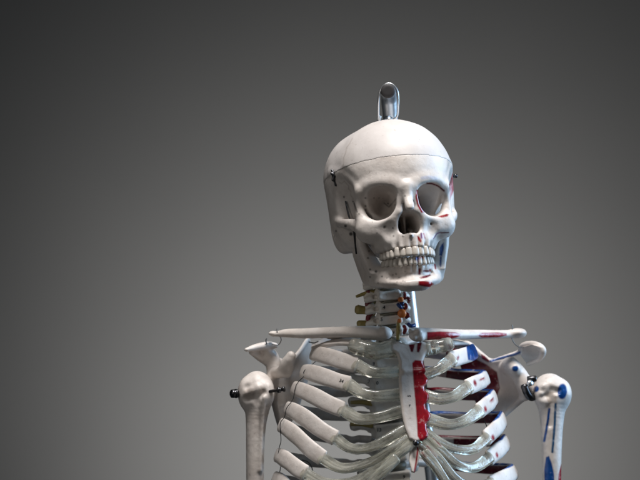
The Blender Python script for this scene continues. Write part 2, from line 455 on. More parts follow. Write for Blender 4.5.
# sockets and nose hole
cr.cap((27.4, -98, 18.5), (26.4, -82, 18.5), 13.5, 14.2, 2.6, True, flat=((0, 0, 1), .90))
cr.cap((26.5, -82, 18.5), (18, -54, 17), 15.6, 8, 4, True, flat=((0, 0, 1), .9))
cr.cap((32.5, -88, 12), (30, -74, 12), 9.6, 10, 4, True)
cr.cap((20, -94, 25), (20, -76, 25), 8, 8, 3, True)
cr.ell((4.6, -97, -9.5), (7.2, 60, 9.4), 2, True)
cr.ell((2.2, -97, -4.0), (8.4, 60, 9.8), 2.5, True)
cr.cap((0, -95, -19.6), (0, -90, -20.5), 1.4, 2.2, 3)             # nasal spine
cr.plate([(-66, -20), (-45, -20), (-45, 8), (-64, 6)], (1, 2), 0, 1.1, .5, 1)   # septum
cr.cap((8, -56, -12), (8, -46, -10), 3.2, 3.2, 2)                # turbinate
# hollows
cr.ell((25, -92, -14), (8, 8, 9), 7, True)
cr.ell((25, -86.5, -8), (1.6, 6, 1.4), 1, True)                   # infraorbital foramen
cr.ell((66, 4, 0), (7, 4, 4), 2, True)                           # ear canal
for i, (x, y) in enumerate([(4, -88), (11, -87.5), (18, -82), (23.5, -74), (27, -65), (29, -56)]):   # root bulges
    cr.cap((x, y-4.0, -31), (x*.97, y-2.0, -19), 2.6, 1.6, 3)
f, o0 = half_mesh(cr)
gx = o0[0]+h*np.arange(f.shape[0]); gy = o0[1]+h*np.arange(f.shape[1]); gz = o0[2]+h*np.arange(f.shape[2])
# slight irregularity of the cast
def wav(sx, sy, sz, a): return (a*np.sin(gx/sx+1)[:, None, None]*np.sin(gy/sy+2)[None, :, None]*np.sin(gz/sz+.5)[None, None, :]).astype(np.float32)
f = f+wav(13, 17, 11, .5)+wav(5.3, 6.1, 4.7, .16)
cutz = 66-.085*(gy+90)                         # saw cut of the skull cap
cz = (gz[None, None, :]-cutz[None, :, None]).astype(np.float32)
fc = np.maximum(f, cz-.6)
V, F = nets(fc, o0, h)
SKULL = obj('skull', sk2w(V), F, M_BONE, SKEL)
ft = np.maximum(np.maximum(f-.28, -(f+7)), -(cz+.7))
V, F = nets(ft, o0, h)
CAP = obj('skull_cap', sk2w(V), F, M_CAP, SKULL, label='smooth removable skull cap above the saw cut')

# jaw
jw = Vol((0, -104, -92), (66, 10, 16), h)
jw.poly([(0, -86, -69), (13, -83, -69.5), (25, -70, -68), (34, -46, -64), (39, -24, -57)], [6.6, 6.6, 6, 5.6, 5], 5)
jw.poly([(0, -82.5, -55), (10, -81, -55), (18, -74, -55), (23.5, -62, -54), (28, -46, -52), (36, -32, -47)], [5, 5, 5, 5.2, 5.4, 5], 6)
jw.poly([(0, -79, -62), (12, -77, -62), (24, -66, -61), (34, -47, -58), (40, -30, -54)], [6, 6, 5.6, 5, 4.5], 5)
jw.ell((0, -88, -73), (14, 8.5, 7.5), 6)                             # chin
jw.ell((10, -88, -73), (8, 7, 6), 5)
def rx(u, v): return np.minimum(-5+(v+60)*.2, 1.0)+(u+30)*.05
jw.plate([(-24, -64), (-14, -60), (-9, -46), (-4, -20), (-3, -2), (-7, 6), (-14, 5), (-18, -6), (-26, -10), (-36, -1), (-41, 3), (-47, -6), (-50, -24), (-55, -44), (-61, -56), (-44, -66)], (1, 2), 44, 3.1, 2, 5, midfn=rx)
jw.poly([(32, -52, -54), (34, -46, -46), (38, -42, -34), (43, -40, -22)], [6.5, 7, 6, 4], 5)
jw.ell((47, -9, 4), (9, 5, 5), 4)
jw.poly([(33, -52, -56), (38, -48, -46), (46, -46, -26), (51, -43, -6)], [6.2, 6.4, 4.6, 2.8], 5)    # oblique line
jw.ell((22, -80, -60), (1.6, 6, 1.6), 1, True)
jw.poly([(0, -93.5, -63), (12, -91, -63), (24, -79.5, -62)], [4.6, 5.0, 3.6], 4, True)
for x, y in [(3, -84.5), (9.5, -83), (15.5, -78.5), (20.5, -71.5), (24, -63), (27, -53)]:
    jw.cap((x, y-3.0, -52), (x, y-2.0, -58), 2.4, 1.2, 2.5)
fj, oj = half_mesh(jw)
oj = oj+np.array([0, 0, 1.5])
V, F = nets(fj, oj, h)
JAW = obj('jaw', sk2w(V), F, M_BONE, SKEL)

# teeth
def tooth_mesh(w, t, hh, up, flare=.14, cusp=0.0):
    nu, nv = 18, 12; V = []; Fq = []
    for j in range(nv+1):
        v = -1+2*j/nv                                          # -1 gum .. 1 edge
        prof = max((1-abs(v)**4)**(1/2.8) if abs(v) < 1 else .0, .02)
        ww = w/2*prof*(1-flare*(1-v)/2); tt = t/2*prof*(1-.12*(1+v)/2)
        for i in range(nu):
            a = 2*math.pi*i/nu; c, s = math.cos(a), math.sin(a)
            x = ww*abs(c)**(2/2.4)*(1 if c >= 0 else -1); y = tt*abs(s)**(2/2.2)*(1 if s >= 0 else -1)
            z = v*hh/2+(cusp*math.cos(3*a) if v > .8 else 0)
            V.append((x, y, z*(-1 if up else 1)))
    for j in range(nv):
        for i in range(nu):
            k = (i+1) % nu; q = (j*nu+i, j*nu+k, (j+1)*nu+k, (j+1)*nu+i)
            Fq.append(q[::-1] if up else q)
    b = tuple(range(nu)); tp = tuple(range(nv*nu, nv*nu+nu))
    Fq += ([b, tp[::-1]] if up else [b[::-1], tp])
    return np.array(V), Fq
UP = [(7.2, 6.4, 11), (6.0, 6, 10.5), (6.4, 7.4, 11.5), (6.0, 8.4, 10), (6.0, 8.6, 9.5), (8.4, 9.6, 9), (8.0, 9.4, 8.5), (7, 8.5, 8)]
LO = [(5.0, 5.6, 10), (5.4, 5.8, 10), (6.0, 7, 11), (6.0, 7.4, 10), (6.2, 7.8, 9.5), (8.6, 9.2, 8.5), (8.2, 9, 8), (7, 8.5, 8)]
def arch(widths, pts):
    path = catmull(pts, 40); s = np.concatenate([[0], np.cumsum(np.linalg.norm(np.diff(path, axis=0), axis=1))])
    out = []; a = 0
    for w in widths:
        m = a+w/2; a += w*.985
        x = np.interp(m, s, path[:, 0]); y = np.interp(m, s, path[:, 1])
        x2 = np.interp(m+.5, s, path[:, 0]); y2 = np.interp(m+.5, s, path[:, 1])
        out.append((x, y, math.atan2(y2-y, x2-x)))
    return out
PAINTED_TEETH = []
for spec, pts, zed, up, par in ((UP, [(0, -92.5), (8, -91.5), (18, -85), (23.8, -73), (26.8, -58), (28, -44)], -37.0, True, SKULL),
                                (LO, [(0, -90.3), (7, -89.3), (15, -84), (21.6, -73), (25.4, -60), (27.5, -44)], -47.0, False, JAW)):
    for (x, y, an), (w, t, hh) in zip(arch([q[0] for q in spec], pts)[:7], spec):
        for sgn in (1, -1):
            V, F = tooth_mesh(w*1.14*rng.uniform(.95, 1.04), t, hh*rng.uniform(.95, 1.04), up, cusp=.5 if t > 8 else 0.0)
            lean = math.radians(8 if up else -4)
            c, s = math.cos(an), math.sin(an)
            V = V.copy(); V[:, 1] -= V[:, 2]*(-math.tan(lean)*(1 if up else 1))*(1 if up else -1)
            X = V[:, 0]*c-V[:, 1]*s+x; Y = V[:, 0]*s+V[:, 1]*c+y; Z = V[:, 2]+(-42.3+hh/2 if up else -41.6-hh/2)+rng.uniform(-.25, .25)
            if sgn < 0: X = -X; F = [q[::-1] for q in F]
            to = obj('tooth', sk2w(np.stack([X, Y, Z], -1)), F, M_TOOTH, par)
            fix_normals(to)
            if not up and sgn > 0 and w < 6.9: PAINTED_TEETH.append(to)

# ------------------------------------------------------------------ helpers for the trunk
def yawd(px): return (px-392)*S*.19          # the trunk is turned a little to the image right
def Q(px, py, d): return np.array(P(px, py, d+yawd(px)))

# vertebrae ------------------------------------------------------------------
def vertebra_mesh(kind):
    v = Vol((-36, -16, -30), (36, 52, 18), 1.0)
    if kind == 'c':
        v.rbox((0, 0, 0), (13.5, 8.5, 5.4), 3, 1)
        v.ell((11, 1, 5), (3, 6, 4), 3)                 # uncinate lip
        v.ell((-11, 1, 5), (3, 6, 4), 3)
        for s in (1, -1):
            v.poly([(s*11, 2, 0), (s*20, 5, -2), (s*23, 7, -3)], [4, 3.6, 3.2], 3)
            v.ell((s*18, 13, 0), (7, 6, 7), 3)
            v.poly([(s*16, 14, 0), (s*7, 24, -2), (0, 28, -4)], [4, 3.4, 3.4], 3)
        v.poly([(0, 27, -4), (0, 44, -12)], [3.6, 3], 3)
        v.ell((0, -9, 0), (11, 3.0, 3.2), 2, True)
        v.ell((14.5, 0, 0), (3, 6, 2.6), 2, True); v.ell((-14.5, 0, 0), (3, 6, 2.6), 2, True)
    else:
        v.rbox((0, 0, 0), (17, 13, 8.6), 3, 1)
        v.ell((0, -14.5, 0), (16, 4.4, 5), 3, True); v.ell((18, -2, 0), (3.6, 9, 4.6), 3, True); v.ell((-18, -2, 0), (3.6, 9, 4.6), 3, True)
        for s in (1, -1):
            v.poly([(s*12, 11, 3), (s*14, 24, 4), (s*31, 34, 6)], [5, 5, 4.6], 4)
            v.ell((s*31, 34, 6), (6, 6, 6), 3)
            v.poly([(s*14, 24, 0), (0, 34, -6)], [4, 4], 4)
        v.poly([(0, 33, -6), (0, 46, -24)], [4, 3], 3)
    return nets(v.f, v.o, 1.0)
def disc_mesh(rx_, ry_, hh, ridge=0):
    v = Vol((-26, -20, -10), (26, 20, 10), 1.0)
    v.ell((0, 0, 0), (rx_, ry_, hh*2.2), 1)
    v.f = np.maximum(v.f, np.abs(v.ax[2])[None, None, :]-hh-.0*v.f).astype(np.float32)
    if ridge:
        bend = ridge*(v.ax[0]/rx_)**2
        g = np.empty_like(v.f)
        for i in range(v.f.shape[0]):
            kk = int(round(bend[i])); g[i] = np.roll(v.f[i], kk, axis=1)
        v.f = g
    return nets(v.f, v.o, 1.0)
ROT_SP = np.array(Matrix.Rotation(math.radians(-5.5), 3, 'Y') @ Matrix.Rotation(math.radians(11), 3, 'Z'))
meshes = {}
def place_mesh(key, builder, m, name):
    if key not in meshes:
        V, F = builder()
        o = obj(name, (np.asarray(V)*.001)@ROT_SP.T, F, m, None, origin=(0, 0, 0))
        meshes[key] = o; return o
    o = meshes[key].copy(); o.data = meshes[key].data.copy() if key.startswith('v') else meshes[key].data
    COL.objects.link(o); return o
def put(o, loc, parent):
    o.parent = parent; o.location = Vector(loc)-world_loc(parent); return o
CERV = [(387, 283, -6), (388, 295.5, -8), (389, 307.5, -8), (389.5, 319.5, -4), (390, 332, 4), (389, 346, 16)]
THOR = [(387, 361, 30), (386, 383, 42), (386, 406, 50), (387.5, 430, 55), (390, 454, 58), (395, 478, 58), (398, 502, 56), (401, 526, 52)]
VERTS = []
for i, (x, y, d) in enumerate(CERV):
    o = put(place_mesh('vc', lambda: vertebra_mesh('c'), M_VERT, 'neck_vertebra'), P(x, y, d), SKEL); VERTS.append(o)
    if i < len(CERV)-1:
        x2, y2, d2 = CERV[i+1]
        put(place_mesh('dc', lambda: disc_mesh(13, 8.2, 1.6, -2), M_DISC, 'disc'), P((x+x2)/2, (y+y2)/2, (d+d2)/2), o)
for i, (x, y, d) in enumerate(THOR):
    o = put(place_mesh('vt', lambda: vertebra_mesh('t'), M_VERT, 'chest_vertebra'), P(x, y, d), SKEL); VERTS.append(o)
    if i < len(THOR)-1:
        x2, y2, d2 = THOR[i+1]
        put(place_mesh('dt', lambda: disc_mesh(16.4, 12.6, 4.2), M_DISC, 'disc'), P((x+x2)/2, (y+y2)/2, (d+d2)/2), o)
# nerve roots, vessels
def stub(vi, a, b, r0, r1, m, name):
    mid = [(a[i]+b[i])/2 for i in range(3)]; mid[1] -= .8
    return tube(name, [P(*a), P(*mid), P(*b)], .001, m, VERTS[vi], 12, 6, taper=[r0, (r0+r1)/2, r1])
stub(1, (376, 291.5, 2), (356.5, 296.5, -2), 3.2, 1.6, M_NERVE, 'nerve_root')
stub(2, (376, 303, 6), (366, 309, 2), 3, 3.6, M_NERVE, 'nerve_root')
stub(3, (374, 313.5, 4), (357.5, 309.5, 0), 3.2, 5.4, M_NERVE, 'nerve_root')
stub(4, (375, 325, 6), (359, 324, 0), 3.0, 4.2, M_NERVE, 'nerve_root')
stub(5, (375, 337, 12), (362, 338, 6), 4.0, 3.2, M_NERVE, 'nerve_root')
stub(2, (399, 301, -4), (401, 299.5, -22), 2.2, 3.0, M_ORANGE, 'nerve_root')
stub(3, (402, 313.5, 2), (402, 313.5, -22), 3.6, 5.0, M_ORANGE, 'nerve_root')
stub(4, (399, 322, 4), (399.5, 321, -18), 2.0, 2.4, M_ORANGE, 'nerve_root')
stub(4, (398.6, 322, -10), (397.8, 339, -8), 2.2, 2.0, M_NERVE, 'nerve_root')
for vi, yy in ((7, 403.5), (8, 425.5), (9, 449)):
    stub(vi, (372, yy, 52), (351, yy-1, 50), 3.4, 2.0, M_NERVE, 'nerve_root')
    stub(vi, (403, yy, 60), (422, yy-1, 64), 3.0, 2.0, M_NERVE, 'nerve_root')
tube('artery', [P(371, 284, 4), P(368, 292, 0), P(373.5, 298, -2), P(367, 304, 0), P(372, 311, -2), P(368, 318, 0), P(372, 326, 0), P(369, 336, 6)], .0026, M_ARTERY, SKEL, 10, 8)
for pts in ([(404, 293, -10), (405, 296, -15), (404.5, 298.5, -14)], [(407.5, 298, -12), (409, 299.5, -15), (408.5, 302, -10)], [(405, 304, -14), (406.5, 306.5, -16), (405, 309, -12)],
            [(406, 313.5, -16), (408.5, 315.5, -18), (406, 317.5, -16)], [(404, 326, -10), (405.5, 329, -12), (404, 333, -6)]):
    tube('artery', [P(*p) for p in pts], .0019, M_ARTERY, VERTS[3], 10, 6)
for pts in ([(398, 304.5, -14), (400, 306.5, -18), (402.5, 308.5, -14)], [(401, 302, -12), (402.5, 304, -15), (401, 306, -14)], [(408, 324, -6), (411, 326, -8), (415, 325, -4)]):
    tube('vein', [P(*p) for p in pts], .0021, M_VEIN, VERTS[3], 10, 6)

# sternum ------------------------------------------------------------------
def std(x, y): return -46-(y-340)*.40+(x-412)*S*.22
st = PV(380, 440, 330, 482, -130, -20, .9)
zero = 0
st.PL([(391, 343), (398, 341.5), (405, 344), (412, 343.5), (421, 341), (430, 344), (430, 350), (425.5, 355), (423, 362), (425, 367), (423, 372), (426.8, 376.5), (428.3, 380), (427, 383.5), (424.2, 387), (425, 390.5), (428.6, 394), (429.4, 397.5), (427.6, 401.5), (425.2, 405), (426.4, 409), (430, 413), (430.8, 416.5), (429, 420.5), (426.4, 424), (427, 429), (428.5, 433), (427.6, 437), (422.5, 441), (415, 442), (409, 439), (404.5, 428), (401.5, 414), (399.5, 396), (398.5, 378), (399, 362), (396, 354), (390, 350)],
      0, 5.2, 3.4, 1, dfn=std)
st.E((411, 341, std(411, 341)), (9, 12, 3), 3, True)
st.C((404, 372, std(404, 372)-4.5), (424, 371, std(424, 371)-4.5), 2.0, 2.0, 4)      # ridge at the angle
V, F = st.mesh()
STERN = obj('breastbone', V, F, M_BONE, SKEL)
xi = PV(400, 428, 438, 480, -130, -40, .8)
xi.PL([(411, 442), (417, 442), (420, 452), (418, 464), (414.5, 473), (411.5, 472), (409, 462), (409.5, 452)], 0, 3.0, 2.2, 1, dfn=lambda x, y: std(x, y)+6)
V, F = xi.mesh(); XI = obj('sternum_tip', V, F, M_BONE, STERN)
paint(XI, [('l', [(418.5, 444), (416.5, 460), (414.6, 472)], .9, RED)])
paint(STERN, [('p', [(412.2, 363), (415, 360), (420, 360.5), (440, 362), (440, 439), (430, 438), (421, 442), (417.5, 436), (417, 424), (415.5, 404), (413.6, 384)], 0, RED),
              ('p', [(407.5, 341), (415, 341.5), (414.4, 347), (413, 352), (411, 352), (409, 346)], 0, MAR),
              ('p', [(417.5, 343), (422, 342.5), (421, 348), (419, 352.5), (416.8, 352), (416.8, 347)], 0, MAR)])
# screw at the lower end
def lathe(name, prof, base, axis, m, parent, seg=20, label=None):
    ax = Vector(axis).normalized(); t = ax.orthogonal().normalized(); b = ax.cross(t); base = Vector(base)
    V = []; F = []
    for r, zz in prof:
        for i in range(seg):
            a = 2*math.pi*i/seg
            V.append(base+ax*zz*.001+(t*math.cos(a)+b*math.sin(a))*r*.001)
    for j in range(len(prof)-1):
        for i in range(seg):
            k = (i+1) % seg; F.append((j*seg+i, j*seg+k, (j+1)*seg+k, (j+1)*seg+i))
    F.append(tuple(range(seg))[::-1]); F.append(tuple(range((len(prof)-1)*seg, len(prof)*seg)))
    o = obj(name, np.array([tuple(v) for v in V]), F, m, parent, label=label); fix_normals(o)
    return o
lathe('screw', [(1.2, -6), (1.2, 0), (3.0, .2), (3.2, 1.2), (2.4, 2.4), (.8, 2.8)], P(415.5, 443, std(415, 443)-5), (.1, -1, .25), M_STEEL, STERN)

# ribs ------------------------------------------------------------------
# number: spine y, lateral extreme (x,y), front end (x,y), cartilage points, per side
RIBL = {
 2: (354, (313, 353), (356.5, 364.5), [(370, 371.5), (386, 373), (401, 371)]),
 3: (371, (303, 371), (348.8, 384), [(362, 393), (380, 396), (402, 394)]),
 4: (392, (294, 388), (343, 409.5), [(358, 418.5), (378, 417.5), (404, 410)]),
 5: (416, (287, 408), (335.5, 438), [(352, 448.5), (374, 446), (406, 429)]),
 6: (440, (281, 425), (322.5, 458), [(342, 468), (368, 463), (392, 450), (409, 438)]),
 7: (464, (277.5, 455), (305, 473), [(325, 483), (352, 482), (380, 467), (400, 452), (412, 442)]),
 8: (488, (275, 478), (296, 496), [(325, 506), (355, 494), (380, 474), (396, 458)])}
RIBR = {
 2: (354, (474, 351), (451.5, 359.5), [(442, 367), (433, 372), (423, 375)]),
 3: (371, (486, 377), (468, 387), [(455, 396), (440, 399), (425, 396)]),
 4: (392, (494, 396), (479, 411), [(466, 420.5), (448, 424.5), (427, 419)]),
 5: (416, (503, 418), (486, 438), [(473, 449), (455, 449), (440, 443), (425, 433)]),
 6: (440, (506, 441), (489, 458), [(474, 467.5), (457, 464), (440, 450), (424, 438)]),
 7: (464, (514, 471), (491, 484), [(474, 488), (455, 478), (438, 458), (421, 442)]),
 8: (488, (516, 492), (492, 506), [(474, 508), (452, 490), (436, 467), (424, 452)])}
RIBS = {}
CART = {}
def rib_frames(path, cx):
    # outward = away from the axis of the chest
    ctr = np.stack([np.full(len(path), cx), np.full(len(path), .02), path[:, 2]], -1)
    o = path-ctr; o[:, 2] = 0; o[:, 1] *= 1.0
    return o/np.linalg.norm(o, axis=1)[:, None]
for side, tab in ((-1, RIBL), (1, RIBR)):
    for k, (sy, Lx, J, cart) in tab.items():
        sx = 372 if side < 0 else 401
        ax = 345 if side < 0 else 436
        lx, ly = Lx; jx, jy = J
        bx = lx+(-side)*(-2)
        # interior angle points
        bk = lx-side*7
        pts = [Q(sx, sy, 72), Q((sx*.55+ax*.45), sy-1, 92), Q(ax, sy, 113), Q((ax*.45+bk*.55), (sy*.6+ly*.4)+1, 104), Q(bk, (sy*.25+ly*.75), 74), Q(lx, ly, 26)]
        fx, fy = lx*.62+jx*.38, ly*.66+jy*.34
        if side < 0: pts += [Q(lx*.86+jx*.14, ly*.90+jy*.10, -8), Q(fx, fy, -28), Q(jx*.7+lx*.3, jy*.72+ly*.28, -46), Q(jx, jy, -56)]
        else: pts += [Q(lx*.9+jx*.1, ly*.80+jy*.20, -4), Q(fx, ly*.5+jy*.5, -28), Q(jx, jy, -54)]
        path = catmull(pts, 28); n = len(path)
        out = rib_frames(path, P(392, 400, 20)[0])
        t = np.linspace(0, 1, n)
        hw = np.interp(t, [0, .1, .5, .75, 1], [.0048, .0060, .0072, .0094, .0088])
        th = np.interp(t, [0, .15, .5, 1], [.0042, .0038, .0032, .0032])
        # ribs lean: upper edge tipped inward
        out = out+np.array([0, 0, .36])
        V, F = sweep(path, out, hw, th, 40, 2.5, .022)
        r = obj('rib', V, F, M_BONE, SKEL); fix_normals(r); RIBS[(side, k)] = (r, path, out)
        cp = [np.array(P(jx-side*(-1.5), jy-1.0, -52+yawd(jx)))] + [None]*len(cart)
        m = len(cart)
        for i, (x, y) in enumerate(cart):
            te = (i+1)/m
            de = std(x, y)+2 if i == m-1 else (-56+yawd(x))*(1-te)+(std(x, y)+1)*te-9*math.sin(te*math.pi)
            cp[i+1] = np.array(P(x, y, de))
        cp[0] = np.array(P(jx+side*1.5, jy-.8, -54.5+yawd(jx)))
        path = catmull(cp, 14)
        out = np.tile(np.array([.2, -1, .25]), (len(path), 1))
        tt = np.linspace(0, 1, len(path))
        hh = .0066 if k < 5 else .0058
        V, F = sweep(path, out, hh*(1+.10*np.cos(tt*6.2)), np.full(len(path), .0042), 24, 2.6, .015)
        c = obj('cartilage', V, F, M_CLEAR, r); fix_normals(c); CART[(side, k)] = c
# first ribs: flat, under the collar bones
for side in (-1, 1):
    if side < 0: pts = [Q(374, 340, 66), Q(352, 337, 88), Q(329, 341, 66), Q(318, 347.5, 28), Q(327, 344, -6), Q(343, 341.5, -28), Q(358, 342.5, -42)]
    else: pts = [Q(401, 342, 66), Q(420, 338, 86), Q(446, 342, 70), Q(463, 346, 40), Q(461, 343, 6), Q(452, 342.5, -24), Q(442, 343, -40)]
    path = catmull(pts, 14); out = np.tile(np.array([0, -.55, 1.0]), (len(path), 1))
    V, F = sweep(path, out, .0075, .003, 20, 2.8, .03)
    r = obj('rib', V, F, M_BONE, SKEL); fix_normals(r); RIBS[(side, 1)] = (r, path, out)
    if side < 0: cp = [P(352, 345, -55), P(364, 349, -60), P(378, 351, -58), P(395, 348, std(395, 348)+2)]
    else: cp = [P(450, 344, -36), P(440, 346, -42), P(432, 348, -44), P(424, 350, std(424, 350)+2)]
    path = catmull([tuple(p) for p in cp], 12)
    V, F = sweep(path, np.tile(np.array([.1, -1, .3]), (len(path), 1)), np.linspace(.0085, .0105, len(path)) if side < 0 else .0075, .0065, 20, 2.3, .05)
    c = obj('cartilage', V, F, M_CLEAR, r); fix_normals(c)

# painted bands of the right hand side ribs: blue upper rim, red inner face, small red ovals
for (side, k), (r, path, out) in RIBS.items():
    if side < 0 or k == 1: continue
    n = len(path); T = np.gradient(path, axis=0); T /= np.linalg.norm(T, axis=1)[:, None]
    O = out-(out*T).sum(1)[:, None]*T; B = np.cross(T, O)
    ring = np.clip(np.repeat(np.arange(n+2), 40)-1, 0, n-1); an = np.tile(np.linspace(0, 2*math.pi, 40, endpoint=False), n+2)
    s = ring/n; up = np.cos(an)*np.sign(B[ring][:, 2]); oo = np.sin(an)
    wv = .06*np.sin(s*23+k)
    upm = np.maximum.reduce([(.80+wv*.5+2.2*np.maximum(0, s-.80)-up)*9, (np.abs(oo)-.78)*6, (.47-s)*60, (s-.93)*60])
    rear = np.maximum.reduce([(.80+wv-up)*9, (np.abs(oo)-.78)*6, (.16-s)*60, (s-.47)*60])
    inn = (oo < -.35) & (s > .34+.04*np.sin(k*1.7)) & (s < .82+.04*np.sin(k*2)) & (up < .62) & (up > -.8+wv)
    lom = (up < -.80+wv) & (s > .3) & (s < .8)
    paint(r, [('m', inn, 0, MAR), ('m', lom, 0, RED), ('m', upm, 0, BLUE), ('m', rear, 0, BLUE if k % 2 else MAR)])
    ov = {2: [((458, 358), (1.1, 2.4, 20))], 3: [((475, 383), (1.6, 3.2, -14)), ((482.5, 379), (3, 1.2, -20))], 4: [((485.5, 409), (1.5, 3.0, -8)), ((492, 400), (3, 1.2, -50))], 5: [((493, 437.5), (1.6, 3, -10))], 6: [((497, 455), (1.4, 2.6, -10))]}.get(k, [])
    paint(r, [('e', c, w, RED) for c, w in ov])
for k in (6, 7, 8):
    paint(CART[(1, k)], [('l', [(433, 437.5), (441, 446)], 1.0, MAR), ('l', [(426.5, 446), (436, 456)], 1.0, MAR), ('l', [(418, 447), (425.5, 457)], 1.0, MAR)])
paint(RIBS[(1, 1)][0], [('l', [(440, 345.5), (452, 346.5), (466, 346)], 1.0, MAR)], facing=-.3)
# broad blue band where the second rib turns back
r2, path2, out2 = RIBS[(1, 2)]
paint(r2, [('p', [(466, 342), (478, 340), (480, 362), (468, 360), (467, 352)], 0, BLUE)], facing=-.4)

# collar bones ------------------------------------------------------------------
cl = PV(262, 402, 318, 352, -90, 60, .9)
cl.L([(274, 334.2, 22), (288, 333.2, 12), (305, 333.4, -2), (325, 332.6, -22), (345, 332, -42), (362, 332, -52), (378, 332.5, -56), (386, 333.5, -57)], [3.0, 5.6, 6.6, 7.0, 7.4, 7.8, 8.0, 7.0], 4, flat=((0, -.74, .67), 1.55))
cl.E((272, 333.5, 24), (4, 6, 2.2), 4)
cl.E((385, 333, -56), (6.0, 8, 7.0), 4)
cl.C((330, 337.5, -24), (382, 338.5, -54), 1.8, 2.4, 5)
V, F = cl.mesh(); CLL = obj('collar_bone', V, F, M_BONE, SKEL)
cl = PV(404, 536, 318, 350, -80, 100, .9)
cl.L([(417, 334.5, -44), (428, 334, -38), (445, 334.2, -28), (462, 334.5, -8), (480, 334.2, 14), (498, 334.2, 32), (512, 334, 44), (521, 333.2, 50)], [8.4, 7.8, 6.8, 6.2, 5.6, 5.2, 5.2, 4.8], 5, flat=((0, -.74, .67), 1.4))
cl.E((417, 334.5, -44), (8, 9, 6.6), 4)
for x_, y_, d_ in ((411, 331, -50), (414, 338, -52), (419, 331.5, -51), (421, 338.5, -50)): cl.E((x_, y_, d_), (3.2, 3, 2.6), 4)
cl.E((518, 333, 47), (9, 9, 4.6), 5)
V, F = cl.mesh(); CLR = obj('collar_bone', V, F, M_BONE, SKEL, label='collar bone with long red stripes')
paint(CLR, [('p', [(427, 332), (440, 331.4), (455, 332.2), (461, 334.4), (459, 336.6), (451, 339.4), (440, 341.5), (431, 343), (427, 342.5)], 0, RED),
            ('p', [(477, 335), (482, 332.8), (498, 332.4), (506.5, 333.4), (507, 335.6), (498, 337.4), (482, 337.8)], 0, RED)])

# shoulder blades ------------------------------------------------------------------
sb = PV(240, 320, 330, 440, -20, 140, .9)
bl = lambda x, y: 44+(x-275)*1.9+(y-380)*.28
sb.PL([(309.5, 337), (312, 346), (311, 372), (300, 405), (288, 430), (284, 433.5), (279, 427), (274, 410), (271.5, 392), (277, 374), (286, 366), (299, 352), (305, 341)], 0, 2.0, 1.4, 1, dfn=bl)
sb.L([(307, 340, bl(307, 340)), (299, 352, bl(299, 352)), (288, 364, bl(288, 364))], [1.8, 2.2, 3.2], 4)                         # upper border
sb.L([(273, 386, 40), (275, 404, 42), (280, 424, 46), (284, 431, 52)], [5, 3.8, 3.4, 3], 4)      # side border
sb.E((271, 384, 34), (7, 9, 15), 5)                                                              # socket
sb.L([(246.5, 349.8, 16), (256, 347.6, 26), (268, 345.4, 34), (275, 345.6, 36)], [2.6, 5, 5.4, 3.8], 4, flat=((0, .1, 1), 1.25))          # shoulder tip
sb.L([(252, 352, 30), (264, 357, 46), (276, 363, 54), (290, 366, 66)], [3.6, 7.2, 7, 4], 5, flat=((0, 1, 0), 1.3))
sb.L([(266, 350, 38), (272, 358, 44), (274, 372, 42)], [5, 8, 8], 5)
sb.L([(276, 372, 30), (283, 371, 16), (288, 362, 8), (291, 356, 6)], [7, 7.2, 6.6, 5.4], 4)                                               # beak
sb.E((287, 368, 10), (7, 6, 11), 4)
V, F = sb.mesh(); SBL = obj('shoulder_blade', V, F, M_BONE, SKEL)

sb = PV(452, 552, 332, 425, 0, 160, .9)
br = lambda x, y: 118-(x-470)*1.1+(y-380)*.28
sb.PL([(458, 345), (466, 343), (474, 348), (484, 358), (491, 361.5), (506, 359), (516, 364), (524, 380), (526, 396), (514, 405), (504, 415), (494, 424), (480, 410), (466, 385), (460, 365)], 0, 2.0, 1.4, 1, dfn=br)
sb.L([(459, 345, br(459, 345)-1), (468, 344, br(468, 344)-1), (478, 352, br(478, 352)), (489, 361, br(489, 361)-1)], [2.4, 3.2, 3.2, 3], 4)
sb.L([(490, 362, 92), (504, 357.5, 92), (520, 352, 90)], [2.2, 2.6, 2.4], 4)
sb.L([(525, 396, 56), (514, 406, 64), (503, 416, 80)], [4, 3.4, 3], 4)
sb.L([(504, 368, 74), (510, 366, 60), (515, 369, 48)], [6.5, 7.5, 6.4], 5)                 # beak
sb.L([(510, 364, 60), (520, 376, 56), (526, 390, 54)], [8, 9, 8], 5)
sb.E((526, 388, 54), (7, 9, 13), 5)
sb.L([(520, 352, 88), (523, 346, 78), (532, 344, 66), (540, 347, 58), (543, 352, 56), (539, 359, 62), (528, 364, 72)], [2.6, 3.6, 3.6, 4, 3.8, 2.8, 2.2], 4)   # shoulder tip
sb.PL([(522, 347), (532, 344), (541, 348), (543, 353), (537, 360), (527, 364), (521, 356)], 0, 1.7, 1.2, 3, dfn=lambda x, y: 70-(x-532)*.8+(y-353)*1.6)
V, F = sb.mesh(); SBR = obj('shoulder_blade', V, F, M_BONE, SKEL, label='shoulder blade with dark red inner face and blue rim')
paint(SBR, [('p', [(455, 352), (463, 349), (474, 358), (486, 364), (497, 372), (500, 388), (495, 402), (488, 424), (470, 415), (455, 380)], 0, MAR),
            ('p', [(481, 354), (484, 355), (490, 361), (488.5, 362.5), (482, 359)], 0, MAR),
            ('l', [(490.5, 361.2), (504, 357.2), (514, 354.6), (519.6, 352.4)], 1.1, BLUE),
            ('e', (515.2, 368.6), (3.3, 2.9, 0), BLUE)])

